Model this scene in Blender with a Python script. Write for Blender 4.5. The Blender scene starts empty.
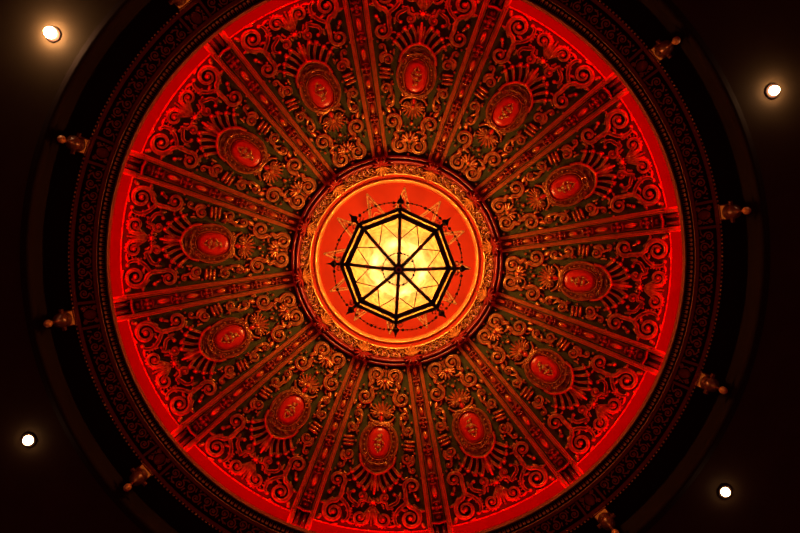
import bpy, math, random
from mathutils import Vector, Matrix
random.seed(4)
PI = math.pi
S = bpy.context.scene
COL = S.collection

# ------------------------------------------------------------------ camera
EYE = 1.6                       # height of the lens above the stalls floor
cam_d = bpy.data.cameras.new('camera')
cam = bpy.data.objects.new('camera', cam_d); COL.objects.link(cam)
tx, ty = 0.0125, 0.0511
cx, sx, cy, sy = math.cos(tx), math.sin(tx), math.cos(ty), math.sin(ty)
right = Vector((cx, 0, -sx)); down = Vector((-sy*sx, cy, -sy*cx)); fwd = Vector((cy*sx, sy, cy*cx))
m = Matrix((right, -down, -fwd)).transposed().to_4x4()
m.translation = Vector((-0.1507, -0.825, EYE))
cam.matrix_world = m
cam_d.sensor_width = 36.0; cam_d.lens = 36.0*600/800
cam_d.clip_start = 0.05; cam_d.clip_end = 200
S.camera = cam

# ------------------------------------------------------------------ world, view, big lights
w = bpy.data.worlds.new('world'); S.world = w; w.use_nodes = True
w.node_tree.nodes['Background'].inputs[0].default_value = (1.0, 0.11, 0.09, 1)
w.node_tree.nodes['Background'].inputs[1].default_value = 0.062
S.view_settings.view_transform = 'Standard'
S.view_settings.look = 'None'
S.view_settings.exposure = 0.0
S.view_settings.gamma = 1.0
S.view_settings.use_curve_mapping = False
S.cycles.use_denoising = True
S.cycles.max_bounces = 6
S.cycles.diffuse_bounces = 3
S.cycles.sample_clamp_indirect = 4.0

RED_W = 24.0          # watts of each red strip section behind the cornice
LAMP_W = 170.0        # watts of each upper bulb in the lantern
LOW_W = 30.0           # watts of each lower bulb
N_STRIP = 36
for k in range(N_STRIP):
    a = 2*PI*(k+.5)/N_STRIP
    ld = bpy.data.lights.new('cove_strip_light', 'AREA'); ld.shape = 'RECTANGLE'
    ld.size = 2*PI*8.38/N_STRIP; ld.size_y = 0.08
    ld.energy = RED_W; ld.color = (1.0, 0.0, 0.0)
    o = bpy.data.objects.new('cove_strip_light', ld); COL.objects.link(o)
    o.location = (8.45*math.cos(a), 8.45*math.sin(a), EYE+17.09)
    d = Vector((-math.cos(a)*.6, -math.sin(a)*.6, 1)).normalized()   # throws up and inward
    t = Vector((-math.sin(a), math.cos(a), 0))
    z = -d; x = t; y = z.cross(x)
    o.matrix_world = Matrix.Translation(o.location) @ Matrix((x, y, z)).transposed().to_4x4()
for k in range(6):
    a = math.radians(15+60*k)
    for nm, W, z, R_, c in (('lantern_upper_bulb_light', LAMP_W, 16.75, .55, (1.0, .40, .08)), ('lantern_lower_bulb_light', LOW_W, 15.36, .50, (1.0, .74, .42))):
        ld = bpy.data.lights.new(nm, 'POINT'); ld.energy = W
        ld.color = c; ld.shadow_soft_size = 0.06
        o = bpy.data.objects.new(nm, ld); COL.objects.link(o)
        o.location = (R_*math.cos(a), R_*math.sin(a), EYE+z)

# ------------------------------------------------------------------ materials
def mat(name, col, rough=.5, metal=0.0, spec=.5, noise=None, bump=None, emit=None):
    M = bpy.data.materials.new(name); M.use_nodes = True
    nt = M.node_tree; b = nt.nodes['Principled BSDF']
    b.inputs['Base Color'].default_value = (*col, 1)
    b.inputs['Roughness'].default_value = rough
    b.inputs['Metallic'].default_value = metal
    b.inputs['Specular IOR Level'].default_value = spec
    tc = nt.nodes.new('ShaderNodeTexCoord')
    if noise:
        sc, col2, lo, hi = noise
        n = nt.nodes.new('ShaderNodeTexNoise'); n.inputs['Scale'].default_value = sc; n.inputs['Detail'].default_value = 5
        nt.links.new(tc.outputs['Object'], n.inputs['Vector'])
        r = nt.nodes.new('ShaderNodeValToRGB')
        r.color_ramp.elements[0].position = lo; r.color_ramp.elements[0].color = (*col2, 1)
        r.color_ramp.elements[1].position = hi; r.color_ramp.elements[1].color = (*col, 1)
        nt.links.new(n.outputs['Fac'], r.inputs['Fac']); nt.links.new(r.outputs['Color'], b.inputs['Base Color'])
    if bump:
        sc, st, dist = bump
        n = nt.nodes.new('ShaderNodeTexNoise'); n.inputs['Scale'].default_value = sc; n.inputs['Detail'].default_value = 4
        nt.links.new(tc.outputs['Object'], n.inputs['Vector'])
        bp = nt.nodes.new('ShaderNodeBump'); bp.inputs['Strength'].default_value = st; bp.inputs['Distance'].default_value = dist
        nt.links.new(n.outputs['Fac'], bp.inputs['Height']); nt.links.new(bp.outputs['Normal'], b.inputs['Normal'])
    if emit:
        b.inputs['Emission Color'].default_value = (*emit[0], 1); b.inputs['Emission Strength'].default_value = emit[1]
    return M

M_gilt = mat('gilded_plaster', (.86, .38, .10), .36, .68, .6, (7, (.42, .13, .04), .35, .62), (30, .35, .02))
M_gold = mat('bright_gilding', (.78, .38, .09), .28, .5, .6, (9, (.50, .19, .04), .3, .6), (40, .3, .01))
M_dull = mat('dull_bronze_gilding', (.70, .42, .14), .42, .35, .5, (16, (.22, .12, .05), .35, .6), (40, .5, .02))
M_figure = mat('antique_gold_figure', (.62, .44, .14), .4, .3, .5, (30, (.30, .20, .07), .3, .6), (60, .5, .02))
M_field = mat('olive_painted_canvas', (.085, .082, .022), .75, 0, .2, (22, (.045, .048, .016), .3, .7), (60, .5, .01))
M_red = mat('red_painted_plaster', (.66, .045, .022), .55, 0, .3, (6, (.52, .03, .015), .3, .7))
M_cove = mat('deep_red_cove_paint', (.25, .008, .006), .7, 0, .2, (4, (.22, .007, .005), .3, .7))
M_redgl = mat('glossy_red_enamel', (.72, .030, .015), .28, 0, .5, (12, (.60, .022, .012), .3, .7))
M_disc = mat('red_painted_ceiling_disc', (.41, .027, .005), .7, 0, .15, (2.5, (.37, .023, .005), .3, .7))
M_rib = mat('red_brown_rib_paint', (.44, .085, .030), .33, .15, .5, (8, (.30, .045, .018), .3, .7))
M_fillet = mat('orange_red_gilt_fillet', (.66, .23, .060), .33, .35, .5, (9, (.46, .13, .035), .3, .7))
M_roll = mat('deep_red_roll_enamel', (.24, .010, .008), .3, 0, .5, (9, (.17, .008, .006), .3, .7))
M_pend = mat('dark_aged_gilding', (.17, .042, .020), .3, .3, .6)
M_corn = mat('dark_red_cornice_paint', (.36, .075, .034), .5, 0, .4, (12, (.24, .045, .02), .3, .7))
M_corng = mat('tarnished_cornice_gilding', (.85, .34, .12), .42, .2, .5, (20, (.45, .15, .06), .3, .7))
M_pit = mat('dark_recess_shade', (.022, .009, .008), .9, 0, .1)  # near-black colour stands in for the shade in gaps and recesses
M_ceil = mat('dark_brown_ceiling_paint', (.062, .038, .022), .9, 0, .1, (1.2, (.052, .031, .018), .3, .7))
M_iron = mat('dark_bronze_metal', (.050, .026, .018), .45, .6, .5, (20, (.03, .016, .012), .3, .7))
M_plate = mat('pale_buff_paint', (.75, .34, .13), .6, 0, .3)
M_bulb = mat('lit_warm_bulb', (1, .9, .7), .5, 0, .2, emit=((1.0, .62, .28), 60))
M_lead = mat('dark_lead_came', (.035, .022, .010), .8, 0, .1)
def glass_mat():
    M = bpy.data.materials.new('marbled_amber_glass'); M.use_nodes = True
    nt = M.node_tree; nt.nodes.clear()
    out = nt.nodes.new('ShaderNodeOutputMaterial')
    tr = nt.nodes.new('ShaderNodeBsdfTranslucent'); di = nt.nodes.new('ShaderNodeBsdfGlossy'); di.inputs['Roughness'].default_value = .25
    tp = nt.nodes.new('ShaderNodeBsdfTransparent')
    mx = nt.nodes.new('ShaderNodeMixShader'); mx.inputs[0].default_value = .04
    tc = nt.nodes.new('ShaderNodeTexCoord')
    n1 = nt.nodes.new('ShaderNodeTexNoise'); n1.inputs['Scale'].default_value = 3.2; n1.inputs['Detail'].default_value = 7; n1.inputs['Distortion'].default_value = 1.6
    nt.links.new(tc.outputs['Object'], n1.inputs['Vector'])
    r = nt.nodes.new('ShaderNodeValToRGB')
    r.color_ramp.elements[0].position = .30; r.color_ramp.elements[0].color = (.11, .056, .016, 1)
    r.color_ramp.elements[1].position = .62; r.color_ramp.elements[1].color = (.20, .14, .058, 1)
    nt.links.new(n1.outputs['Fac'], r.inputs['Fac']); nt.links.new(r.outputs['Color'], tr.inputs['Color'])
    nt.links.new(tr.outputs[0], mx.inputs[1]); nt.links.new(di.outputs[0], mx.inputs[2])
    nt.links.new(mx.outputs[0], out.inputs['Surface'])
    return M
M_glass = glass_mat()
M_clear = bpy.data.materials.new('clear_side_glass'); M_clear.use_nodes = True
nt = M_clear.node_tree; nt.nodes.clear()
out = nt.nodes.new('ShaderNodeOutputMaterial'); mx = nt.nodes.new('ShaderNodeMixShader'); mx.inputs[0].default_value = .12
tp = nt.nodes.new('ShaderNodeBsdfTransparent'); gl = nt.nodes.new('ShaderNodeBsdfTranslucent'); gl.inputs[0].default_value = (1, .8, .5, 1)
nt.links.new(tp.outputs[0], mx.inputs[1]); nt.links.new(gl.outputs[0], mx.inputs[2]); nt.links.new(mx.outputs[0], out.inputs[0])

# ------------------------------------------------------------------ mesh helpers
WS = 1.0        # width factor of ornament ribbons
class MB:
    def __init__(s, fn=None): s.v = []; s.f = []; s.fn = fn or (lambda a, b, h: Vector((a, b, h)))
    def grid(s, rows, closeu=False, closev=False):
        n0 = len(s.v); nr = len(rows); nc = len(rows[0])
        for r in rows:
            for p in r: s.v.append(tuple(s.fn(*p)))
        for i in range(nr if closeu else nr-1):
            for j in range(nc if closev else nc-1):
                a = n0+i*nc+j; b = n0+i*nc+(j+1) % nc
                c = n0+((i+1) % nr)*nc+(j+1) % nc; d = n0+((i+1) % nr)*nc+j
                s.f.append((a, b, c, d))
    def build(s, name, material, parent=None, smooth=True):
        me = bpy.data.meshes.new(name); me.from_pydata(s.v, [], s.f); me.update()
        if smooth:
            for p in me.polygons: p.use_smooth = True
        me.materials.append(material)
        o = bpy.data.objects.new(name, me); COL.objects.link(o)
        if parent: o.parent = parent
        return o

ROUND = [(-1, 0), (-.85, .5), (-.45, .87), (0, 1), (.45, .87), (.85, .5), (1, 0)]
CHAN = [(-1, 0), (-.94, .75), (-.72, 1), (-.48, .86), (-.25, .52), (0, .42), (.25, .52), (.48, .86), (.72, 1), (.94, .75), (1, 0)]
SOFT = [(-1, 0), (-.9, .6), (-.62, .95), (-.3, 1), (0, .82), (.3, 1), (.62, .95), (.9, .6), (1, 0)]
BOX = [(-1, 0), (-1, 1), (1, 1), (1, 0)]
TRIP = [(-1, 0), (-.95, .8), (-.75, 1), (-.55, .75), (-.42, .35), (-.3, .75), (0, .9), (.3, .75), (.42, .35), (.55, .75), (.75, 1), (.95, .8), (1, 0)]

def lerp(a, b, t): return a+(b-a)*t
def smooth_path(P, n=5):
    """Catmull-Rom through P"""
    if len(P) < 3: return P
    Q = [P[0]]+list(P)+[P[-1]]; out = []
    for i in range(1, len(Q)-2):
        p0, p1, p2, p3 = Q[i-1:i+3]
        for k in range(n):
            t = k/n
            out.append(tuple(.5*((2*p1[j])+(-p0[j]+p2[j])*t+(2*p0[j]-5*p1[j]+4*p2[j]-p3[j])*t*t+(-p0[j]+3*p1[j]-3*p2[j]+p3[j])*t**3) for j in range(2)))
    out.append(tuple(P[-1])); return out
def sweep(mb, P, wf, hf, sect=ROUND, closed=False, base=0.0):
    n = len(P); rows = []
    for i, (a, b) in enumerate(P):
        if closed: p, q = P[i-1], P[(i+1) % n]
        else: p, q = P[max(i-1, 0)], P[min(i+1, n-1)]
        dx, dy = q[0]-p[0], q[1]-p[1]; L = math.hypot(dx, dy) or 1; nx, ny = -dy/L, dx/L
        t = i/(n-1) if n > 1 else 0
        wd = (wf(t) if callable(wf) else wf)*WS; h = hf(t) if callable(hf) else hf
        rows.append([(a+nx*wd*u, b+ny*wd*u, base+h*v-(0.25 if v == 0 else 0)) for u, v in sect])
    mb.grid(rows, closeu=closed)
def ball(mb, a, b, r, h=None, rb=None, rot=0, base=0.0, n=8, m_=4):
    h = h or r; rb = rb or r; r *= 1+(WS-1)*.6; rb *= 1+(WS-1)*.6; rows = []; c, s_ = math.cos(rot), math.sin(rot)
    for i in range(m_+1):
        e = PI/2*i/m_; row = []
        for j in range(n):
            t = 2*PI*j/n; x = r*math.cos(e)*math.cos(t); y = rb*math.cos(e)*math.sin(t)
            row.append((a+x*c-y*s_, b+x*s_+y*c, base-(.25 if i == 0 else 0)+h*math.sin(e)))
        rows.append(row)
    mb.grid(rows, closev=True)
def spiral_pts(c, r, th0, d, turns, rend=.22, n=22):
    out = []
    N = int(n*turns)
    for i in range(N+1):
        t = i/N; rr = r*(1-(1-rend)*t**.85); th = math.radians(th0)+d*2*PI*turns*t
        out.append((c[0]+rr*math.cos(th), c[1]+rr*math.sin(th)))
    return out
def volute(mb, c, r, th0, d, turns=1.5,  stem=(), w0=.8, w=2.0, w1=.8, h=2.6, eye=1.9, sect=SOFT, n=20):
    if turns > 1.45: turns = turns*.84
    if WS > 1: r *= 1.08
    sp = spiral_pts(c, r-w*.6, th0, d, turns, n=n, rend=.3)
    P = (smooth_path(list(stem)+[sp[0], sp[1]], 4)[:-4] if stem else [])+sp
    ns = len(P)-len(sp); fs = ns/len(P)
    def wf(t):
        if t < fs: return lerp(w0, w, min(1, t/max(fs, .01)*1.2))
        return lerp(w, w1, ((t-fs)/(1-fs))**1.1)
    sweep(mb, P, wf, lambda t: h*(.75 if t < .08 else 1)*lerp(1, .8, t), sect)
    if eye: ball(mb, c[0], c[1], eye*1.12, h*1.45)
def petal(mb, a, b, ang, L, wd, h, bend=0, n=6, tip=None):
    """tapered raised leaf from (a, b) towards ang (degrees)"""
    P = []; th = math.radians(ang); x, y = a, b
    for i in range(n+1):
        P.append((x, y)); t2 = th+math.radians(bend)*i/n; x += L/n*math.cos(t2); y += L/n*math.sin(t2)
    sweep(mb, P, lambda t: wd*(.35+.9*math.sin(PI*min(1, t*.75+.12)))*(1 if t < .9 else .6), lambda t: h*(.6+.5*t), ROUND)
    if tip: ball(mb, P[-1][0], P[-1][1], tip, h*1.25)
def empty(name, label, cat, group=None, loc=(0, 0, 0), rz=0):
    o = bpy.data.objects.new(name, None); COL.objects.link(o); o.empty_display_size = .3
    o.location = loc; o.rotation_euler = (0, 0, rz); o['label'] = label; o['category'] = cat
    if group: o['group'] = group
    return o
def copy_tree(o, parent=None):
    c = o.copy(); COL.objects.link(c)
    if parent: c.parent = parent
    for ch in list(o.children): copy_tree(ch, c)
    return c
def lathe(name, prof, material, parent=None, seg=192, kind='structure', smooth=True, a0=0, a1=2*PI):
    """prof: list of (radius in m, height above the lens in m)"""
    mb = MB(); full = abs(a1-a0-2*PI) < 1e-6; rows = []
    for i in range(seg if full else seg+1):
        a = a0+(a1-a0)*i/seg
        rows.append([(r*math.cos(a), r*math.sin(a), EYE+z) for r, z in prof])
    mb.grid(rows, closeu=full)
    o = mb.build(name, material, parent, smooth)
    if kind and not parent: o['kind'] = kind
    return o
F = 600.0
def pr(rho, z): return (rho*z/F, z)
PHI0 = math.radians(-9.17)       # first rib
PHIP = PHI0+math.radians(15)     # first panel
HOURS = ['twelve', 'one', 'two', 'three', 'four', 'five', 'six', 'seven', 'eight', 'nine', 'ten', 'eleven']

# ------------------------------------------------------------------ dome surface
RI, RO = 103.0, 276.0
def Zd(rho): 
    t = max(0.0, (rho-104)/172)
    return 17.8+1.4*(1-t**1.5)
HK = .060       # relief height, metres per unit
def dome(a, b, h):
    rho = math.hypot(a, b); ph = math.atan2(b, a)
    R = rho*Zd(rho)/F; Z = Zd(rho)
    e = .5; R2 = (rho+e)*Zd(rho+e)/F; R1 = (rho-e)*Zd(rho-e)/F
    tr, tz = R2-R1, Zd(rho+e)-Zd(rho-e); L = math.hypot(tr, tz)
    nr, nz = tz/L, -tr/L            # points down and inward
    k = h*HK
    R += nr*k; Z += nz*k
    return Vector((R*math.cos(ph), R*math.sin(ph), EYE+Z))

# plain shell behind the panels
prof = [pr(r, Zd(r)+.12) for r in range(100, 280, 6)]
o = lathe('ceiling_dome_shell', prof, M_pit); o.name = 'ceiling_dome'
# cove behind the cornice lip: flat glowing band seen between the panels and the lip
o = lathe('trim_cove', [pr(276.4, 17.82), (8.215, 17.85), (8.23, 18.35), (8.4, 18.5), (8.6, 18.55), (8.9, 18.53), (9.03, 18.4), (9.08, 18.1), (9.08, 17.2), (9.0, 17.06), (8.22, 17.05)], M_cove); o.name = 'trim_2'
# ------------------------------------------------------------------ setting beyond the cornice
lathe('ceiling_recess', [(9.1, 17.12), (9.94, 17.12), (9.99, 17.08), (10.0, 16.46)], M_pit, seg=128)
def ring_prof(R, Z, r, n=8): return [(R+r*math.cos(2*PI*i/n), Z+.6*r*math.sin(2*PI*i/n)) for i in range(n+1)]
o = lathe('trim_opening_edge', [(9.98, 16.5), (9.96, 16.36), (10.03, 16.30), (10.12, 16.32), (10.16, 16.36), (10.24, 16.36), (10.27, 16.41)], M_pit, seg=160); o.name = 'trim_1'
mb = MB(); rows = []
N = 128
for i in range(N):
    a = 2*PI*i/N; c, s_ = math.cos(a), math.sin(a)
    k = 22/max(abs(c), abs(s_))
    rows.append([(10.2*c, 10.2*s_, EYE+16.4), (13*c, 13*s_, EYE+16.4), (k*c, k*s_, EYE+16.4)])
mb.grid(rows, closeu=True); o = mb.build('ceiling', M_ceil, None, False); o['kind'] = 'structure'

# ------------------------------------------------------------------ cornice with frieze
ZC = 16.96
def corn(rho, s, h):
    """rho in ring units, s arc length at rho 313, h raised downwards"""
    a = s/313.0; Z = ZC-h*.03; R = rho*ZC/F
    return Vector((R*math.cos(a), R*math.sin(a), EYE+Z))
cornice = empty('cornice', 'wide dark red and gilt ring cornice with scrolled frieze around the dome', 'cornice')
lathe('lip_moulding', [(8.215, 17.03), (8.20, 17.13), (8.175, 17.13), pr(288.6, 17.05), pr(289.2, 17.0), pr(290.0, 17.0), pr(290.4, 17.02), pr(290.6, 17.03)], M_corn, cornice)
lathe('body', [pr(290.2, 17.03), pr(299.4, 17.03), pr(299.6, 16.98), pr(303.4, 16.97), pr(303.8, 17.06), pr(304.2, 17.065), pr(322, 17.065), pr(322.2, 16.97), pr(325.6, 16.96), pr(326, 17.04)], M_corn, cornice, smooth=False)
lathe('rope_ground', [pr(325.9, 17.03), pr(328.8, 17.04), pr(330, 17.1), (9.45, 17.13)], M_pit, cornice, smooth=False)  # dark strip paints the shade around the rope beads
lathe('leaf_ground', [pr(290.8, 17.022), pr(298.9, 17.022)], M_pit, cornice)  # dark strip laid in as shade between the leaves
lathe('frieze_ground', [pr(303.9, 17.055), pr(322.1, 17.055)], M_pit, cornice)  # frieze floor darkened to read as shade under the scrolls
lathe('gilt_fillet', [pr(299.3, 16.99), pr(299.7, 16.945), pr(300.4, 16.945), pr(300.8, 16.98)], M_corn, cornice)
mb = MB(lambda a, b, h: corn(a, b, h))
NL = 12*34
for i in range(NL):          # leaf and dart course
    s = 2*PI*313*(i+.5)/NL
    P = [(292.6, s), (295, s), (297.4, s)]
    sweep(mb, P, lambda t: lerp(1.0, 1.7, t), lambda t: lerp(-2.2, .4, t), [(-1, -.1), (-.6, .8), (0, 1.2), (.6, .8), (1, -.1)], base=-1.5)
    ball(mb, 297.6, s, .9, 1.4, 1.7, n=6, m_=2, base=-2.5)
mb.build('leaf_course', M_corng, cornice)
mb = MB(lambda a, b, h: corn(a, b, h))
NR = 12*40
for i in range(NR):          # rope bead
    s = 2*PI*313*i/NR
    ball(mb, 327.4, s, 1.1, 1.6, 1.35, n=6, m_=3, base=-1.2)
mb.build('rope_bead', M_corng, cornice)
# one frieze length and one cartouche, repeated twelve times
mb = MB(lambda a, b, h: corn(a, b, h-3.1))
HS = 313*math.radians(15)    # half sector length
x0 = 16.0; x1 = HS*2-16.0
L = x1-x0
nsp = 12
for i in range(nsp):
    s = x0+L*(i+.5)/nsp; up = i % 2 == 0; c = (313+(2.6 if up else -2.6), s)
    r = 5.6; d = 1 if up else -1
    volute(mb, c, r, 180 if up else 0, d*1, 1.35, stem=[(313+(-6 if up else 6), s-7*1), (313+(-5.5 if up else 5.5), s-3)], w0=.4, w=.75, w1=.45, h=1.8, eye=1.2, sect=ROUND, n=12)
    ball(mb, 313+(-6.3 if up else 6.3), s+.8, 1.2, 1.8, n=6, m_=2)
    petal(mb, 313+(-2 if up else 2), s+4.0, 90+(60 if up else -60), 4, .7, 1.4, 30*d, n=4, tip=.8)
    petal(mb, 313+(5 if up else -5), s+5.2, 90+(-40 if up else 40), 3.2, .6, 1.2, 0, n=4)
frz = mb.build('frieze_scrollwork', M_corng, cornice); frz.rotation_euler = (0, 0, PHI0)
mb = MB(lambda a, b, h: corn(a, b, h-3.1))
for s in (-12.5, 12.5):
    sweep(mb, [(304, s), (313, s), (322, s)], 1.3, 3.2, BOX)
bars = mb.build('frieze_divider', M_corn, cornice, False); bars.rotation_euler = (0, 0, PHI0)
mb = MB(lambda a, b, h: corn(a, b, h-3.1))
ball(mb, 313, 0, 6.6, 3.4, 4.9, n=20, m_=5)
cart = mb.build('frieze_cartouche', M_corn, cornice); cart.rotation_euler = (0, 0, PHI0)
mb = MB(lambda a, b, h: corn(a, b, h-3.1))
for sa in (-1, 1):
    for sb in (-1, 1):
        volute(mb, (313+6.2*sa, 6.8*sb), 3.0, 90*sb+180, -sa*sb, 1.2, stem=[(313+1*sa, 6.8*sb), (313+3*sa, 6.4*sb)], w0=.4, w=.7, w1=.4, h=1.8, eye=.9, sect=ROUND, n=12)
        petal(mb, 313, 7.5*sb, 90+60*sa*sb, 3, .6, 1.4, n=4)
wre = mb.build('cartouche_scrolls', M_corng, cornice); wre.rotation_euler = (0, 0, PHI0)
for k in range(1, 12):
    for src in (frz, bars, cart, wre):
        c = src.copy(); COL.objects.link(c); c.parent = cornice; c.rotation_euler = (0, 0, PHI0+k*PI/6)

# ------------------------------------------------------------------ panels of the dome
def rib_half(rho): return lerp(7.6, 12.6, (rho-104)/172)
WS = 1.18
panel = empty('dome_relief', '', 'relief panel', 'relief panels of the dome')
mb = MB(dome); rows = []
for i in range(30):
    rho = lerp(104, 275.5, i/29); row = []
    hw = rho*math.sin(math.radians(15))-rib_half(rho)+2.5
    for j in range(9):
        b = hw*(j/4-1); row.append((math.sqrt(rho*rho-b*b), b, 0))
    rows.append(row)
mb.grid(rows); mb.build('field', M_field, panel)
# border fillet round the outer end
mb = MB(dome)
def arcline(rho, w_, h_, sect=ROUND):
    hw = rho*math.sin(math.radians(15))-rib_half(rho)+2
    P = [(math.sqrt(rho*rho-b*b), b) for b in [hw*(j/10-1) for j in range(21)]]
    sweep(mb, P, w_, h_, sect)
arcline(275.2, .8, .5)
mb.build('outer_fillet', M_gilt, panel)

def both(fn, name, material=None):
    for sgn in (1, -1):
        mb = MB(lambda a, b, h, s=sgn: dome(a, b*s, h))
        fn(mb)
        if sgn < 0: mb.f = [tuple(reversed(f)) for f in mb.f]
        mb.build(name, material or M_gilt, panel)
H = 2.9
def s1(mb):
    volute(mb, (115, 8.7), 8.6, 25, 1, 1.65, stem=[(128.5, 12.6), (126, 15)], w0=1.2, w=2.0, w1=.8, h=H)
    for a, b, r in ((108.5, 18.5, 1.3), (124.5, 7.2, 1.2), (130.5, 11.2, 1.5)): ball(mb, a, b, r, 2.6)
both(s1, 'scroll')
def s2(mb):
    volute(mb, (138, 18.5), 8.8, 225, 1, 1.65, stem=[(126.5, 13.5), (130, 11.5)], w0=1.0, w=2.0, w1=.8, h=H)
    petal(mb, 145.5, 22, 15, 6, 1.7, 2.4, 40, tip=1.4)
    petal(mb, 143.5, 26.5, 60, 4, 1.3, 2.2, -60, tip=1.1)
    ball(mb, 127.2, 20.8, 1.4, 2.6); ball(mb, 131.5, 24.4, 1.1, 2.2)
both(s2, 'scroll')
def s3(mb):
    volute(mb, (156, 24.0), 4.8, 290, -1, 1.2, w=1.3, w1=.6, h=2.4, eye=1.3, n=16, stem=[(167, 22), (163, 20)])
    volute(mb, (169.5, 28.5), 5.9, 250, 1, 1.4, w=1.5, w1=.6, h=2.6, eye=1.5, n=16, stem=[(160, 26), (164.5, 22.5)])
    for a, b in ((174.3, 22.2), (161, 31), (175.6, 31.2)): ball(mb, a, b, 1.3, 2.4)
both(s3, 'scroll')
def s4(mb):
    for a in (180.6, 184.4, 188.2): sweep(mb, [(a, 26.8), (a, 31), (a, 35.2)], 1.15, 3.0, ROUND)
    for b in (26.8, 35.2):
        for a in (180.4, 184.4, 188.4): ball(mb, a, b, 1.35, 3.4)
    sweep(mb, [(178.8, 31), (184.4, 31), (190, 31)], 2.6, 1.9, SOFT)
    ball(mb, 184.4, 23.6, 1.2, 2.2)
both(s4, 'strap_block')
def s5(mb):
    volute(mb, (197.8, 29.5), 6.3, 120, -1, 1.4, w=1.5, w1=.6, h=2.6, eye=1.6, n=16, stem=[(206, 31), (203, 36), (199, 37)])
    volute(mb, (209.5, 37.0), 4.0, 250, 1, 1.0, w=1.1, w1=.6, h=2.2, eye=1.3, n=14, stem=[(202, 31), (205, 32)])
    for a, b in ((205.8, 27.5), (192, 37), (214.6, 41.5), (216, 36.2)): ball(mb, a, b, 1.3, 2.4)
both(s5, 'scroll')
def s6(mb):
    volute(mb, (225.5, 38.2), 9.2, 310, -1, 1.5, w0=2.0, w=2.0, w1=.8, h=H, eye=2.0, stem=[(248, 29), (243, 33.5), (237, 32.5)])
    petal(mb, 233, 40, 60, 4.2, 1.3, 2.4, -40, tip=1.6)
    ball(mb, 238.6, 45.2, 2.4, 3.4); ball(mb, 231.8, 36.3, 1.3, 2.6); ball(mb, 216.5, 46.5, 1.3, 2.4)
both(s6, 'scroll')
def s7(mb):
    volute(mb, (258.8, 39.6), 12.2, 185, -1, 1.7, w0=1.2, w=2.5, w1=.9, h=3.4, eye=2.5, stem=[(238, 30.5), (244, 35)], n=24)
    # return loop that hugs the volute on the side of the axis
    P = smooth_path([(267.2, 28.6), (265.5, 25.2), (259, 23.4), (251.5, 26.2), (246, 31.5), (243.5, 37.5)], 5)
    sweep(mb, P, lambda t: lerp(1.0, 1.9, math.sin(PI*t)), 2.8, CHAN); ball(mb, 267.4, 29.0, 2.1, 3.2)
    petal(mb, 249, 46.5, 70, 6, 1.5, 2.4, 30, tip=1.3)
    petal(mb, 262, 52.2, 20, 4.5, 1.5, 2.4, 20, tip=1.8)
    petal(mb, 250.2, 36, 300, 5.5, 1.3, 3, -60, tip=1.4)
both(s7, 'scroll')
def s8(mb):
    volute(mb, (262.4, 12.0), 8.4, 285, 1, 1.6, w0=1.2, w=1.8, w1=.7, h=3.0, eye=2.0, stem=[(252.5, 2.8), (257, 3.6)])
    for i in range(9):
        t = math.radians(-70+i*22); ball(mb, 262.4+8.9*math.cos(t), 12+8.9*math.sin(t), 1.15, 2.4, n=6, m_=3)
    ball(mb, 254.5, 21.5, 1.4, 2.6)
both(s8, 'scroll')
def s9(mb):
    volute(mb, (240.0, 11.6), 5.6, 20, -1, 1.3, w=1.5, w1=.7, h=2.7, eye=1.7, n=16, stem=[(252.5, 16.5), (249.5, 14.3)])
    P = smooth_path([(250.5, 19.8), (250, 15.2), (247, 19.5), (243.5, 24.2), (238.6, 25.0), (235.6, 21.4)], 5)
    sweep(mb, P, lambda t: lerp(.8, 1.8, math.sin(PI*t)), 2.7, CHAN)
    ball(mb, 235.9, 20.8, 2.0, 3.2); ball(mb, 250.8, 20.2, 1.6, 2.8); ball(mb, 231.6, 15.6, 1.3, 2.4); ball(mb, 245.2, 7.2, 1.3, 2.4)
both(s9, 'scroll')
for args in (
    (129, 5.8, 60, 5.2, 1.0, 2.2, 60, 1.0),
    (144, 12.5, 330, 5.5, 1.0, 2.2, 70, 1.0),
    (150.5, 20.5, 250, 4.5, .9, 2.0, -60, .9),
    (178, 22.6, 150, 5, .8, 2.0, 40, .9),
    (203, 23.6, 30, 5.5, .9, 2.0, -50, 1.0),
    (216, 33.0, 330, 6, 1.0, 2.2, -50, 1.1),
    (233, 27.5, 340, 6, 1.1, 2.4, 50, 1.1),
    (240.5, 3.4, 35, 6, 1.0, 2.2, -40, 1.0),
    (247, 8.6, 60, 5, 1.0, 2.4, -60, 1.1),
    (256.5, 27.5, 250, 6.5, 1.2, 2.6, 60, 1.3),
    (269.5, 18.8, 100, 6.5, 1.2, 2.6, 30, 1.3),
    (243.8, 41.5, 30, 6, 1.2, 2.4, 50, 1.2),
    (270.6, 34, 70, 8, 1.1, 2.6, 20, 1.2),
    (224.5, 24.2, 60, 3.6, .9, 2.0, 60, .9),
):
    both(lambda mb: petal(mb, *args[:7], tip=args[7]), 'leaf')
for (ra, rb_), (ta, tb) in zip([(217.6, 3.2), (215.4, 7.6), (211.6, 11.8), (206.5, 15.2)], [(232.8, 9.4), (229.2, 15.4), (222.8, 20.2), (215.6, 23.6)]):
    def plume(mb):
        da, db = ta-ra, tb-rb_
        mid = (ra+da*.55-db*.14, rb_+db*.42-abs(da)*.05)
        P = smooth_path([(ra, rb_), mid, (ta, tb)], 6)
        sweep(mb, P, lambda t: lerp(.8, 1.7, t**.8), lambda t: lerp(1.8, 2.9, t), SOFT)
        ball(mb, ta+.2, tb+.8, 2.5, 4.4); ball(mb, ta-2.6, tb+2.6, 1.3, 3.0)
    both(plume, 'plume')
both(lambda mb: ball(mb, 218.5, 27.5, 1.5, 2.8), 'bead')
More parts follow.
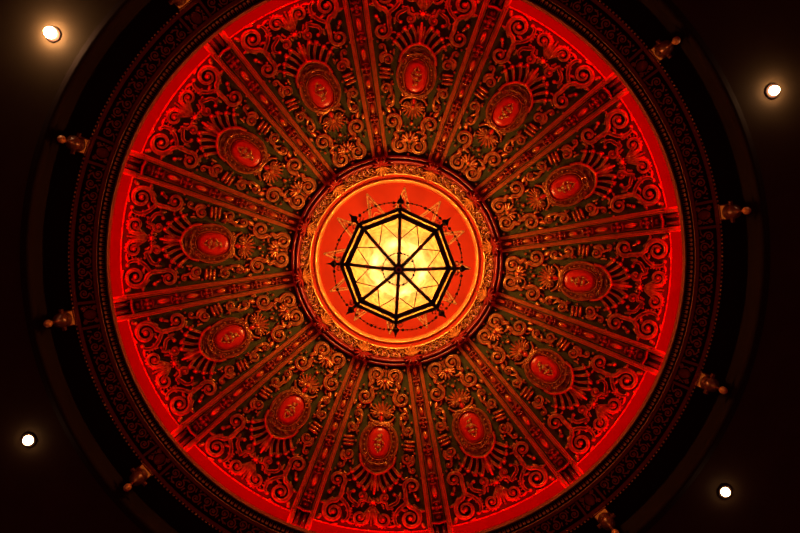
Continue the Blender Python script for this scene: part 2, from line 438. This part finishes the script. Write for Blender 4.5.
# central spear, end star, fan
mb = MB(dome)
P = [(216.5, 0), (222, 0), (230, 0), (238, 0)]
sweep(mb, smooth_path(P, 3), lambda t: .9+1.1*math.sin(PI*t), lambda t: 2+1.6*math.sin(PI*t), ROUND)
for sgn in (1, -1):
    petal(mb, 219, 1.2*sgn, 12*sgn, 14, 1.1, 2.2, -8*sgn, tip=1.0)
ball(mb, 245.5, 0, 3.0, 3.4)
for i in range(8):
    t = 2*PI*i/8; ball(mb, 245.5+3.9*math.cos(t), 3.9*math.sin(t), 1.1, 2.0, n=6, m_=3)
mb.build('spear', M_gilt, panel)
mb = MB(dome)
for i in range(-4, 5):
    petal(mb, 249.5+abs(i)*.2, i*.55, i*7.5, 20-abs(i)*1.8, .95, 2.4, i*5, tip=1.0)
mb.build('palmette', M_gilt, panel)
# inner shells
mb = MB(dome)
for i in range(-4, 5): petal(mb, 120.5, i*.45, i*24, 9.2-abs(i)*.55, 1.15, 2.5, i*3, tip=.9)
ball(mb, 120.5, 0, 2.4, 3.6); ball(mb, 116.2, 0, 1.3, 2.4)
petal(mb, 119.5, 0, 180, 9, 1.0, 2.2, tip=1.1); 
for sgn in (1, -1):
    petal(mb, 112.5, .6*sgn, 180-38*sgn, 4, .9, 2.0, tip=.9)
ball(mb, 106.8, 0, 1.5, 2.6); ball(mb, 137.6, 0, 2.0, 3.2)
for sgn in (1, -1): ball(mb, 134.2, 3.8*sgn, 1.1, 2.2); ball(mb, 134.6, 7.6*sgn, 1.3, 2.2)
mb.build('shell', M_gilt, panel)
mb = MB(dome)
for i in range(-5, 6): petal(mb, 154, i*.5, 180-i*19, 11.6-abs(i)*.55, 1.05, 2.6, 0, tip=.95)
ball(mb, 153.6, 0, 2.6, 3.8)
mb.build('shell', M_gilt, panel)
def curls(mb):
    volute(mb, (155.2, 6.8), 4.0, 240, 1, 1.2, w=1.1, w1=.5, h=2.8, eye=1.3, n=14, stem=[(160.5, 2.4), (156.8, 1.8)])
    P = smooth_path([(163.5, 2.6), (163, 7), (161, 10.5), (157.8, 12.6)], 4)
    sweep(mb, P, lambda t: lerp(1.6, .8, t), 2.8, ROUND); ball(mb, 157.4, 13, 1.3, 2.6)
    volute(mb, (165, 10.8), 3.2, 200, 1, 1.0, w=1.0, w1=.5, h=2.8, eye=1.0, n=14)
both(curls, 'curl')
mb = MB(dome)
ball(mb, 159.6, 0, 4.2, 3.6, 2.0, n=12)
mb.build('teardrop', M_redgl, panel)
# medallion and its frame
WS = 1.0
def ell(ca, ra, rb, n=40, p=2.35):
    out = []
    for i in range(n):
        t = 2*PI*i/n; c, s_ = math.cos(t), math.sin(t)
        out.append((ca+ra*math.copysign(abs(c)**(2/p), c), rb*math.copysign(abs(s_)**(2/p), s_)))
    return out
mb = MB(dome)
sweep(mb, ell(184.2, 17.8, 12.2), 1.0, 3.4, ROUND, closed=True)
sweep(mb, ell(185.4, 21.2, 18.4, 48, 2.1), 1.6, 3.4, SOFT, closed=True)
n0 = 24
rows = [[(x, y, 1.2) for x, y in ell(184.2, 17.8, 12.2, 40)], [(x, y, 1.0) for x, y in ell(185.4, 21.2, 18.4, 40, 2.1)]]
mb.grid(rows, closev=True)
mb.build('medallion_frame', M_gilt, panel)
for i in range(n0):
    mb = MB(dome)
    t = 2*PI*(i+.5)/n0; ball(mb, 184.8+19.6*math.cos(t), 15.3*math.sin(t), 1.3, 2.6, n=6, m_=3, base=1.2)
    mb.build('frame_bead', M_gold, panel)
mb = MB(dome)
E_ = ell(184.2, 16.6, 11.1); rows = []
for k, hh in ((1.0, 1.6), (.9, 2.6), (.7, 3.2), (.4, 3.6), (.05, 3.7)): rows.append([(184.2+(x-184.2)*k, y*k, hh) for x, y in E_])
mb.grid(rows, closev=True); med = mb.build('medallion', M_redgl, panel)
mb = MB(dome)
for a, b, r, rb, rot, h in ((176.5, .4, 2.6, 2.4, 0, 2.3), (182, -.3, 4.2, 3.2, .2, 2.6), (188, .6, 3.4, 3.4, 0, 2.6), (193, -1.8, 3.4, 1.5, .3, 2.0), (192.8, 2.4, 3.2, 1.5, -.5, 2.0),
                            (180.5, 4.2, 3.2, 1.3, .9, 1.9), (183.5, -4.4, 3.4, 1.3, -.7, 1.9), (187.5, 4.6, 2.2, 1.6, .2, 1.7), (188.4, -4.5, 1.8, 1.4, 0, 1.6), (174.4, -2.4, 1.6, 1.2, 0, 1.5), (195.6, .8, 1.8, 1.6, 0, 1.4)):
    ball(mb, 184.4+(a-184.4)*.86, b*.86, r*.92, h*1.0, rb*.92, rot, base=3.3, n=10)
mb.build('figure', M_figure, med)
# arch over the outer end of the frame
mb = MB(dome)
P = smooth_path([(196.5, 17.5), (204, 16.2), (211.5, 10.5), (215.2, 4), (215.8, 0), (215.2, -4), (211.5, -10.5), (204, -16.2), (196.5, -17.5)], 5)
sweep(mb, P, 2.0, 4.2, ROUND)
ball(mb, 216.4, 0, 2.8, 5.2)
sweep(mb, smooth_path([(201, 16), (206.5, 11.6), (210, 5.6), (210.8, 0), (210, -5.6), (206.5, -11.6), (201, -16)], 4), 2.8, 2.2, SOFT)
for sgn in (1, -1):
    for r_ in (0,):
        pass
    ball(mb, 207.6, 4.6*sgn, 1.7, 3.4); ball(mb, 210.4, 0, 1.6, 3.4)
    ball(mb, 204.6, 8.6*sgn, 1.3, 3.2)
mb.build('arch', M_gilt, panel)
def av(mb):
    volute(mb, (197.5, 14.4), 4.4, 60, -1, 1.2, w=1.2, w1=.6, h=4.2, eye=1.5, n=14)
    volute(mb, (206.2, 9.4), 3.2, 20, 1, 1.1, w=.9, w1=.5, h=3.8, eye=1.0, n=14)
both(av, 'arch_volute')
panels = [panel]
for k in range(1, 12): panels.append(copy_tree(panel))
for k, p in enumerate(panels):
    p.rotation_euler = (0, 0, PHIP+k*PI/6)
    p['label'] = 'gilt scrollwork panel with red oval medallion, at the %s o\'clock position in the dome' % HOURS[(3+k) % 12]

# ------------------------------------------------------------------ ribs
WS = 1.0; HK = .055
rib = empty('dome_rib', '', 'dome rib', 'ribs of the dome')
def strip(name, prof, material, hs=1.0):
    mb = MB(dome); rows = []
    for i in range(40):
        rho = lerp(103.5, 277.0, i/39); w_ = rib_half(rho); k = w_/12.6
        rows.append([(math.sqrt(rho*rho-(u*w_)**2), u*w_, h*hs*lerp(.75, 1, k)) for u, h in prof])
    mb.grid(rows); return mb.build(name, material, rib)
reeds = [(.57, .2), (.575, 2.6), (.60, 3.2), (.64, 3.4), (.67, 2.9), (.685, 2.2), (.70, 3.0), (.75, 3.7), (.80, 3.7), (.84, 3.0), (.855, 2.2), (.87, 2.9), (.92, 3.4), (.97, 3.0), (1.0, 1.8), (1.0, 0)]
strip('side_fillet', reeds, M_fillet)
strip('side_fillet', [(-u, h) for u, h in reversed(reeds)], M_fillet)
strip('bed', [(-.6, .5), (-.47, .5), (.47, .5), (.6, .5)], M_field)
ch = [(-.47, 0), (-.465, 1.6), (-.44, 2.3), (-.40, 2.3), (-.375, 1.4), (-.25, .9), (0, .8)]
strip('channel', ch+[(-u, h) for u, h in reversed(ch[:-1])], M_rib)
cl = [122, 142.5, 165, 193, 223, 253]
for i, a in enumerate(cl):
    k = lerp(.95, 1.4, i/5)
    mb = MB(dome)
    for da, db, r in ((0, -2.6, 1.7), (0, 2.6, 1.7), (-2.4, 0, 1.5), (2.2, 0, 1.5), (0, 0, 2.0)): ball(mb, a+da*k, db*k, r*k, 3.0*k, base=1.0)
    sweep(mb, [(a+3.6*k, -2.6*k), (a+4.4*k, 0), (a+3.6*k, 2.6*k)], .7*k, 3.2*k, ROUND, base=.8)
    sweep(mb, [(a-3.6*k, -2.6*k), (a-4.4*k, 0), (a-3.6*k, 2.6*k)], .7*k, 3.2*k, ROUND, base=.8)
    mb.build('bead_cluster', M_rib, rib)
mid = [112.5]+[(cl[i]+cl[i+1])/2 for i in range(5)]
for i, a in enumerate(mid):
    L = 5.4 if i < 4 else 7.5
    mb = MB(dome); ball(mb, a-1, 0, L, 3.0, 2.1+.17*i, n=10, base=1.0)
    mb.build('husk', M_gold, rib)
# console at the foot of the rib, above the lip
mb = MB(dome)
ball(mb, 263.5, 0, 3.2, 3.6, 3.4, base=1.2); ball(mb, 258.8, -3.4, 1.5, 3, base=1); ball(mb, 258.8, 3.4, 1.5, 3, base=1)
sweep(mb, [(268, -7), (269.5, 0), (268, 7)], 1.8, 6.0, ROUND, base=1)
for sgn in (1, -1): ball(mb, 272, 11.2*sgn, 1.6, 5.5)
mb.build('console_leaf', M_roll, rib)
def lipm(a, b, h):
    """blends from the dome surface to the level of the lip"""
    t = min(1, max(0, (a-268)/16)); rho = math.hypot(a, b); ph = math.atan2(b, a)
    Z0 = lerp(Zd(min(rho, 276)), 17.42, t); Z = Z0-h*.036; R = rho*Z0/F
    return Vector((R*math.cos(ph), R*math.sin(ph), EYE+Z))
for b, w_, hh in ((-9.6, 2.7, 4.2), (-3.6, 1.8, 3.0), (3.6, 1.8, 3.0), (9.6, 2.7, 4.2)):
    mb = MB(lipm)
    P = [(272, b*.92), (275, b*.95), (278, b), (282, b*1.02), (285.5, b*1.02), (287.0, b)]
    sweep(mb, P, lambda t: w_*(.6+.5*math.sin(PI*t*.9)), lambda t: hh*(.35+.75*math.sin(PI*min(1, t*.9+.1))), ROUND, base=-.5)
    ball(mb, 284.2, b*1.02, w_*1.1, hh*1.2, base=-.5)
    mb.build('console_scroll', M_red if abs(b) > 5 else M_roll, rib)  # darker red on the inner pair paints the shaded centre, outer pair reads lit
mb = MB(lipm)
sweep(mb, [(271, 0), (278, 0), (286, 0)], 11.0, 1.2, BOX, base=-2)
mb.build('console_block', M_pit, rib, False)  # near-black block imitates shade behind the scrolls
ribs = [rib]
for k in range(1, 12): ribs.append(copy_tree(rib))
for k, p in enumerate(ribs):
    p.rotation_euler = (0, 0, PHI0+k*PI/6)
    p['label'] = 'beaded red rib between the %s o\'clock and %s o\'clock dome panels' % (HOURS[(2+k) % 12], HOURS[(3+k) % 12])

# ------------------------------------------------------------------ central ring and disc
ring = empty('ceiling_rose', 'round moulded gilt and red ring with filigree band framing the lantern', 'ceiling rose')
lathe('outer_roll', [pr(106, 19.3), pr(105.4, 19.05), pr(104.2, 18.93), pr(102.8, 18.98), pr(102, 19.12), pr(101.6, 19.12), pr(101.2, 18.98), pr(100.2, 18.90), pr(99, 18.92), pr(98.2, 19.02), pr(97.6, 19.1)], M_roll, ring)
lathe('band', [pr(97.8, 19.08), pr(97.4, 19.14), pr(92, 19.2), pr(88.6, 19.22), pr(88.3, 19.2)], M_rib, ring)
lathe('inner_fillet', [pr(88.5, 19.24), pr(88.2, 19.12), pr(87.3, 19.10), pr(86.6, 19.16), pr(86.4, 19.26)], M_gold, ring)
lathe('cove', [pr(86.6, 19.24), pr(85, 19.34), pr(83, 19.38), pr(82.2, 19.38)], M_disc, ring)
lathe('inner_moulding', [pr(82.6, 19.40), pr(82.3, 19.30), pr(81.4, 19.25), pr(80.4, 19.28), pr(80.0, 19.36), pr(79.4, 19.36), pr(78.8, 19.40), pr(78.2, 19.5)], M_gold, ring)
def rmap(a, b, h):
    ph = b/92.0; Z = 19.18-h*.05; R = a*Z/F
    return Vector((R*math.cos(ph), R*math.sin(ph), EYE+Z))
def rmap2(a, b, h):
    ph = b/96.0; Z = lerp(19.12, 18.98, min(1, max(0, (a-92)/8)))-h*.04; R = a*Z/F
    return Vector((R*math.cos(ph), R*math.sin(ph), EYE+Z))
HSR = 92*math.radians(15)
mb = MB(rmap)
for i in range(6):
    s = 7.6+(2*HSR-15.2)*(i+.5)/6; up = i % 2
    volute(mb, (92.6+(1.2 if up else -1.0), s), 3.3, 180 if up else 0, 1 if up else -1, 1.25, stem=[(92.6+(-3.6 if up else 3.6), s-4.2), (92.6+(-3.2 if up else 3.2), s-1.5)], w0=.5, w=.75, w1=.45, h=2.4, eye=1.0, sect=ROUND, n=14)
    ball(mb, 92.6+(-3.8 if up else 3.6), s+.6, .8, 1.8, n=6, m_=3)
    petal(mb, 92.6, s+2.6, 90+(50 if up else -50), 2.6, .55, 1.8, 0, n=3)
    petal(mb, 92.6+(3.4 if up else -3.2), s+3, 90+(-30 if up else 30), 2, .5, 1.6, 0, n=3)
fil = mb.build('filigree', M_gold, ring); fil.rotation_euler = (0, 0, PHI0)
mb = MB(rmap2)
for i in range(-3, 4): petal(mb, 95, i*.5, 180-i*24, 9.4-abs(i)*.7, 1.2, 3.4, i*4, tip=1.0)
ball(mb, 94.5, 0, 3.0, 5.0)
ros = mb.build('rosette', M_gold, ring); ros.rotation_euler = (0, 0, PHI0)
mb = MB(rmap2)
for i in range(-3, 4): petal(mb, 97, i*.6, i*27, 7.4-abs(i)*.3, 1.6, 5.6, i*4, tip=1.3)
for sgn in (1, -1): ball(mb, 99.5, 4.2*sgn, 2.2, 6.4); ball(mb, 104.5, 3.4*sgn, 1.8, 6)
ball(mb, 101.5, 0, 2.7, 8.4)
rol = mb.build('rosette_leaf', M_roll, ring); rol.rotation_euler = (0, 0, PHI0)
for k in range(1, 12):
    for src in (fil, ros, rol):
        c = src.copy(); COL.objects.link(c); c.parent = ring; c.rotation_euler = (0, 0, PHI0+k*PI/6)
# disc with twelve-pointed star
mb = MB(); N = 96; rows = []
for r in (.02, .8, 1.6, 2.2, 2.60): rows.append([(r*math.cos(2*PI*i/N), r*math.sin(2*PI*i/N), EYE+19.5) for i in range(N)])
mb.grid(rows, closev=True); o = mb.build('ceiling_disc', M_disc, None, False); o['kind'] = 'structure'
def dmap(a, b, h): return Vector((a*19.5/F, b*19.5/F, EYE+19.5-h*.032))
star = empty('star_ornament', 'twelve-pointed gilt outline star on the red disc above the lantern', 'star ornament')
mb = MB(dmap)
t15 = math.radians(15)
def line(P, w_, h_): sweep(mb, P, w_, h_, ROUND)
for sgn in (1, -1):
    v = (41.5*math.cos(t15), sgn*41.5*math.sin(t15)); tip = (73.6, 0)
    line([(lerp(v[0], tip[0], t), lerp(v[1], tip[1], t)) for t in (0, .33, .66, 1)], .9, 1.2)
    # inner outline
    v2 = (45.5, sgn*7.4); tip2 = (66.5, 0)
    line([(lerp(v2[0], tip2[0], t), lerp(v2[1], tip2[1], t)) for t in (0, .5, 1)], .5, .9)
P = smooth_path([(50.5, 3.5), (53, 0), (50.5, -3.5)], 4); sweep(mb, P, .5, 1, ROUND)
ray = mb.build('ray', M_dull, star); ray.rotation_euler = (0, 0, PHIP)
for k in range(1, 12):
    c = ray.copy(); COL.objects.link(c); c.parent = star; c.rotation_euler = (0, 0, PHIP+k*PI/6)

# ------------------------------------------------------------------ pendants below the cornice
pend = empty('pendant_finial', '', 'pendant', 'pendant finials on the cornice')
pend.location = (0, 0, 0)
def turned(name, prof, material, parent, seg=20, ox=0, oy=0):
    mb = MB(); rows = []
    for r, z in prof: rows.append([(ox+r*math.cos(2*PI*i/seg), oy+r*math.sin(2*PI*i/seg), z) for i in range(seg)])
    mb.grid(rows, closev=True); return mb.build(name, material, parent)
def box(mb, x0, x1, y0, y1, z0, z1):
    n = len(mb.v); mb.v += [(x, y, z) for x in (x0, x1) for y in (y0, y1) for z in (z0, z1)]
    mb.f += [tuple(n+i for i in q) for q in ((0, 1, 3, 2), (4, 6, 7, 5), (0, 4, 5, 1), (2, 3, 7, 6), (0, 2, 6, 4), (1, 5, 7, 3))]
mb = MB(); box(mb, -.10, .16, -.19, .19, -.22, 0); mb.build('block', M_plate, pend, False)
mb = MB(); box(mb, -.13, .19, -.22, .22, 0, .10); mb.build('cap', M_corn, pend, False)
turned('bell', [(.05, -.20), (.19, -.22), (.21, -.26), (.12, -.30), (.17, -.37), (.20, -.46), (.19, -.54), (.11, -.62), (.06, -.68), (.045, -.74)], M_pend, pend)
turned('neck', [(.045, -.72), (.03, -.80), (.045, -.87), (.03, -.95)], M_pend, pend)
turned('ball', [(.02, -.94), (.07, -.97), (.10, -1.04), (.10, -1.10), (.07, -1.16), (.01, -1.20)], M_corng, pend)
for sgn in (1, -1):
    mb = MB(); box(mb, -.03, .03, min(.18*sgn, .3*sgn), max(.18*sgn, .3*sgn), -.42, -.30)
    mb.build('ear', M_pend, pend, False)
pends = [pend]
for k in range(1, 12): pends.append(copy_tree(pend))
for k, p in enumerate(pends):
    a = PHI0+k*PI/6
    p.location = (9.36*math.cos(a), 9.36*math.sin(a), EYE+16.92); p.rotation_euler = (0, 0, a)
    p['label'] = 'turned pendant finial under the cornice, in line with the rib between %s and %s o\'clock' % (HOURS[(2+k) % 12], HOURS[(3+k) % 12])

# ------------------------------------------------------------------ lantern
LZ = EYE+16.28; RV = 1.583; PH = math.radians(2.15)
lant = empty('lantern', 'large octagonal lantern of amber glass in a dark bronze frame', 'lantern', loc=(0, 0, LZ), rz=PH)
def octp(R, k): a = PI/4*k; return (R*math.cos(a), R*math.sin(a))
def bar(mb, p, q, r0, r1=None, n=6, bulge=0):
    r1 = r1 or r0; p = Vector(p); q = Vector(q); d = (q-p).normalized()
    u = d.cross(Vector((0, 0, 1)));
    if u.length < .01: u = Vector((1, 0, 0))
    u.normalize(); v = d.cross(u)
    rows = []
    for t in (0, 1):
        c = p.lerp(q, t); r = lerp(r0, r1, t)
        rows.append([tuple(c+u*r*math.cos(2*PI*i/n)+v*r*math.sin(2*PI*i/n)) for i in range(n)])
    mb.grid(rows, closev=True)
    k = len(mb.v)-2*n; mb.f.append(tuple(range(k, k+n))); mb.f.append(tuple(range(k+n, k+2*n)))
def octring(name, prof, material):
    mb = MB(); rows = []
    for R, z in prof: rows.append([(*octp(R, k), z) for k in range(8)])
    mb.grid(rows, closev=True); return mb.build(name, material, lant, False)
k_ = 16.37/F
# frame: outer rail, lit slit, inner rail
octring('outer_rail', [(RV-.085, .0), (RV-.08, -.07), (RV, -.07), (RV+.02, 0), (RV, .10), (RV-.05, .14), (RV-.065, .02)], M_iron)
octring('inner_rail', [(1.30, -.02), (1.31, -.12), (1.42, -.10), (1.455, -.03), (1.44, .04), (1.32, .04), (1.30, -.02)], M_iron)
octring('slit_glass', [(1.435, .03), (RV-.06, .14)], M_glass)
HZ = -1.575; AP = 1.32
def gp(R, k): t = R/AP; return (*octp(R, k), -.04+(HZ+.04)*(1-t)**1.0*1.0 if True else 0)
def bowl(R):       # slightly bellied slope from rail to hub
    t = R/AP; return -.04+(HZ+.04)*(1-t**1.5)
for k in range(8):
    mb = MB(); rows = []
    for i in range(8):
        R = lerp(.07, AP, i/7); a = octp(R, k); b = octp(R, k+1)
        rows.append([(lerp(a[0], b[0], j/6), lerp(a[1], b[1], j/6), bowl(R)) for j in range(7)])
    mb.grid(rows); mb.build('glass_pane', M_glass, lant, False)
    # dividing rib
    mb = MB(); 
    for i in range(7):
        R0, R1 = lerp(.06, 1.33, i/7), lerp(.06, 1.33, (i+1)/7)
        bar(mb, (*octp(R0, k), bowl(R0)-.02), (*octp(R1, k), bowl(R1)-.02), .048)
    bar(mb, (*octp(1.33, k), -.06), (*octp(RV, k), -.02), .05)
    rb = mb.build('frame_rib', M_iron, lant)
    mb = MB()
    for R, r in ((.80, .055), (.74, .05), (.42, .045)):
        P = Vector((*octp(R, k), bowl(R)-.03)); rows = []
        for i in range(5):
            e = PI*i/4-PI/2; rows.append([(P.x+r*math.cos(e)*math.cos(2*PI*j/8), P.y+r*math.cos(e)*math.sin(2*PI*j/8), P.z+r*math.sin(e)) for j in range(8)])
        mb.grid(rows, closev=True)
    mb.build('rib_knob', M_redgl, rb)
    # leading of the star pattern
    mb = MB(); A0, A1 = octp(AP, k), octp(AP, k+1); m0 = ((A0[0]+A1[0])/2, (A0[1]+A1[1])/2)
    for kk in (k, k+1):
        q = octp(.72, kk)
        prev = None
        for i in range(6):
            t = i/5; x, y = lerp(m0[0], q[0], t), lerp(m0[1], q[1], t)
            # height on the facet follows the equivalent radius
            ang = math.atan2(y, x)-(PI/4*k+PI/8); Req = math.hypot(x, y)*math.cos(ang)/math.cos(PI/8)
            p = (x, y, bowl(Req)-.012)
            if prev: bar(mb, prev, p, .0125, n=4)
            prev = p
    mb.build('leading', M_lead, lant)
# finials at the corners, pointing outwards
fp = [(.02, -.02), (.035, 0), (.05, .03), (.03, .06), (.045, .09), (.085, .13), (.095, .17), (.07, .215), (.035, .24), (.028, .28), (.015, .33), (.003, .37)]
mb = MB(); rows = []
for r, z in fp: rows.append([(z, r*math.cos(2*PI*i/12), r*math.sin(2*PI*i/12)) for i in range(12)])
mb.grid(rows, closev=True); fin = mb.build('finial', M_iron, lant)
for k in range(8):
    c = fin if k == 0 else fin.copy()
    if k: COL.objects.link(c); c.parent = lant
    c.location = (*octp(RV, k), -.03); c.rotation_euler = (0, math.radians(12), PI/4*k)
# bead swags between finials and the bead ring under the glass
def sph(mb, P, r, n=6, m_=4):
    rows = []
    for i in range(m_+1):
        e = PI*i/m_-PI/2; rows.append([(P[0]+r*math.cos(e)*math.cos(2*PI*j/n), P[1]+r*math.cos(e)*math.sin(2*PI*j/n), P[2]+r*math.sin(e)) for j in range(n)])
    mb.grid(rows, closev=True)
def chain(mb, pts, nb, r):
    for i in range(len(pts)-1): bar(mb, pts[i], pts[i+1], .008, n=4)
    for i in range(nb):
        t = (i+.5)/nb*(len(pts)-1); j = int(t); p = Vector(pts[j]).lerp(Vector(pts[min(j+1, len(pts)-1)]), t-j)
        sph(mb, p, r*(1.5 if i % 4 == 1 else 1))
for k in range(8):
    mb = MB(); a = Vector((*octp(RV+.13, k), -.08)); b = Vector((*octp(RV+.13, k+1), -.08)); pts = []
    out = Vector((*octp(1, k+.5), 0))
    for i in range(11):
        t = i/10; p = a.lerp(b, t); sag = 4*t*(1-t); p = p+out*(.13*sag)-Vector((0, 0, .35*sag)); pts.append(tuple(p))
    chain(mb, pts, 11, .030); mb.build('bead_swag', M_iron, lant)
mb = MB(); pts = [(.40*math.cos(2*PI*i/32), .40*math.sin(2*PI*i/32), bowl(.40)-.14) for i in range(33)]
chain(mb, pts, 28, .024)
for k in range(8): bar(mb, (*octp(.40, k), bowl(.40)-.14), (*octp(.42, k), bowl(.42)-.02), .008, n=4)
mb.build('bead_ring', M_iron, lant)
# small scroll crest round the outer rail
for k in range(8):
    a = Vector((*octp(RV+.02, k), .06)); b = Vector((*octp(RV+.02, k+1), .06))
    for tt in (.10, .90):
        mb = MB(); c = a.lerp(b, tt); out = Vector((*octp(1, k+.5), 0)); al = (b-a).normalized()
        prev = None
        for i in range(10):
            th = 2*PI*i/9; p = c+out*(.05+.05*math.sin(th))+al*(.06*math.cos(th))
            if prev: bar(mb, prev, p, .012, n=4)
            prev = p
        mb.build('crest_scroll', M_corng, lant)
# hub
turned('hub', [(.13, HZ+.10), (.145, HZ+.04), (.12, HZ-.01), (.08, HZ-.03), (.075, HZ-.06), (.045, HZ-.075), (.0, HZ-.075)], M_iron, lant)
turned('hub_ring', [(.052, HZ-.07), (.075, HZ-.085), (.06, HZ-.10), (.04, HZ-.095)], M_corng, lant)
# upper body: vertical glazed side, stepped crown, rod
octring('upper_frame', [(1.36, .62), (1.38, .70), (1.30, .74), (1.26, .66), (1.30, .60), (1.36, .62)], M_iron)
for k in range(8):
    mb = MB(); a0, b0, a1, b1 = octp(1.50, k), octp(1.50, k+1), octp(1.32, k), octp(1.32, k+1)
    mb.grid([[(*a0, .06), (*b0, .06)], [(*a1, .62), (*b1, .62)]]); mb.build('side_pane', M_clear, lant, False)
    mb = MB(); bar(mb, (*octp(1.52, k), .06), (*octp(1.34, k), .66), .035)
    bar(mb, (*octp(1.30, k), .70), (*octp(.10, k), 1.75), .022); mb.build('upper_rib', M_iron, lant)
turned('rod', [(.10, 1.70), (.12, 1.78), (.05, 1.86), (.03, 1.95), (.03, 2.95), (.22, 3.12), (.26, 3.225)], M_iron, lant)
for k in range(6):
    a = math.radians(15+60*k)-PH
    mb = MB(); x, y = .42*math.cos(a), .42*math.sin(a)
    bar(mb, (x, y, -.28), (x*.2, y*.2, .1), .012, n=5); bar(mb, (0, 0, 1.72), (0, 0, .05), .015) if k == 0 else None
    mb.build('bulb_arm', M_iron, lant)

# ------------------------------------------------------------------ downlights in the outer ceiling
def downlight(x, y, drop, watts, emis, label, rb=.13):
    L = empty('downlight', label, 'downlight', 'downlights in the dark ceiling', (x, y, EYE+16.4))
    turned('trim_ring', [(.12, .0), (.20, .0), (.21, -.02), (.19, -.035), (.14, -.03), (.11, .0)], M_pit, L)
    turned('socket', [(.07, 0), (.06, -drop*.5), (.05, -drop+.02)], M_pit, L, 12)
    mb = MB(); sph(mb, (0, 0, -drop-rb*.45), rb, 16, 10)
    Mb = M_bulb.copy(); Mb.name = 'lit_warm_bulb'; Mb.node_tree.nodes['Principled BSDF'].inputs['Emission Strength'].default_value = emis
    mb.build('bulb', Mb, L)
downlight(-9.18, -6.18, .09, 0, 170, 'brightest bare warm downlight, in the dark ceiling by the ten o\'clock panel', .15)
downlight(10.17, -4.75, .04, 0, 90, 'bare warm downlight in the dark ceiling by the two o\'clock panel', .125)
downlight(-10.17, 4.79, -.03, 0, 25, 'bare warm downlight in the dark ceiling by the eight o\'clock panel', .135)
downlight(9.18, 6.35, -.03, 0, 25, 'bare warm downlight in the dark ceiling by the four o\'clock panel', .125)
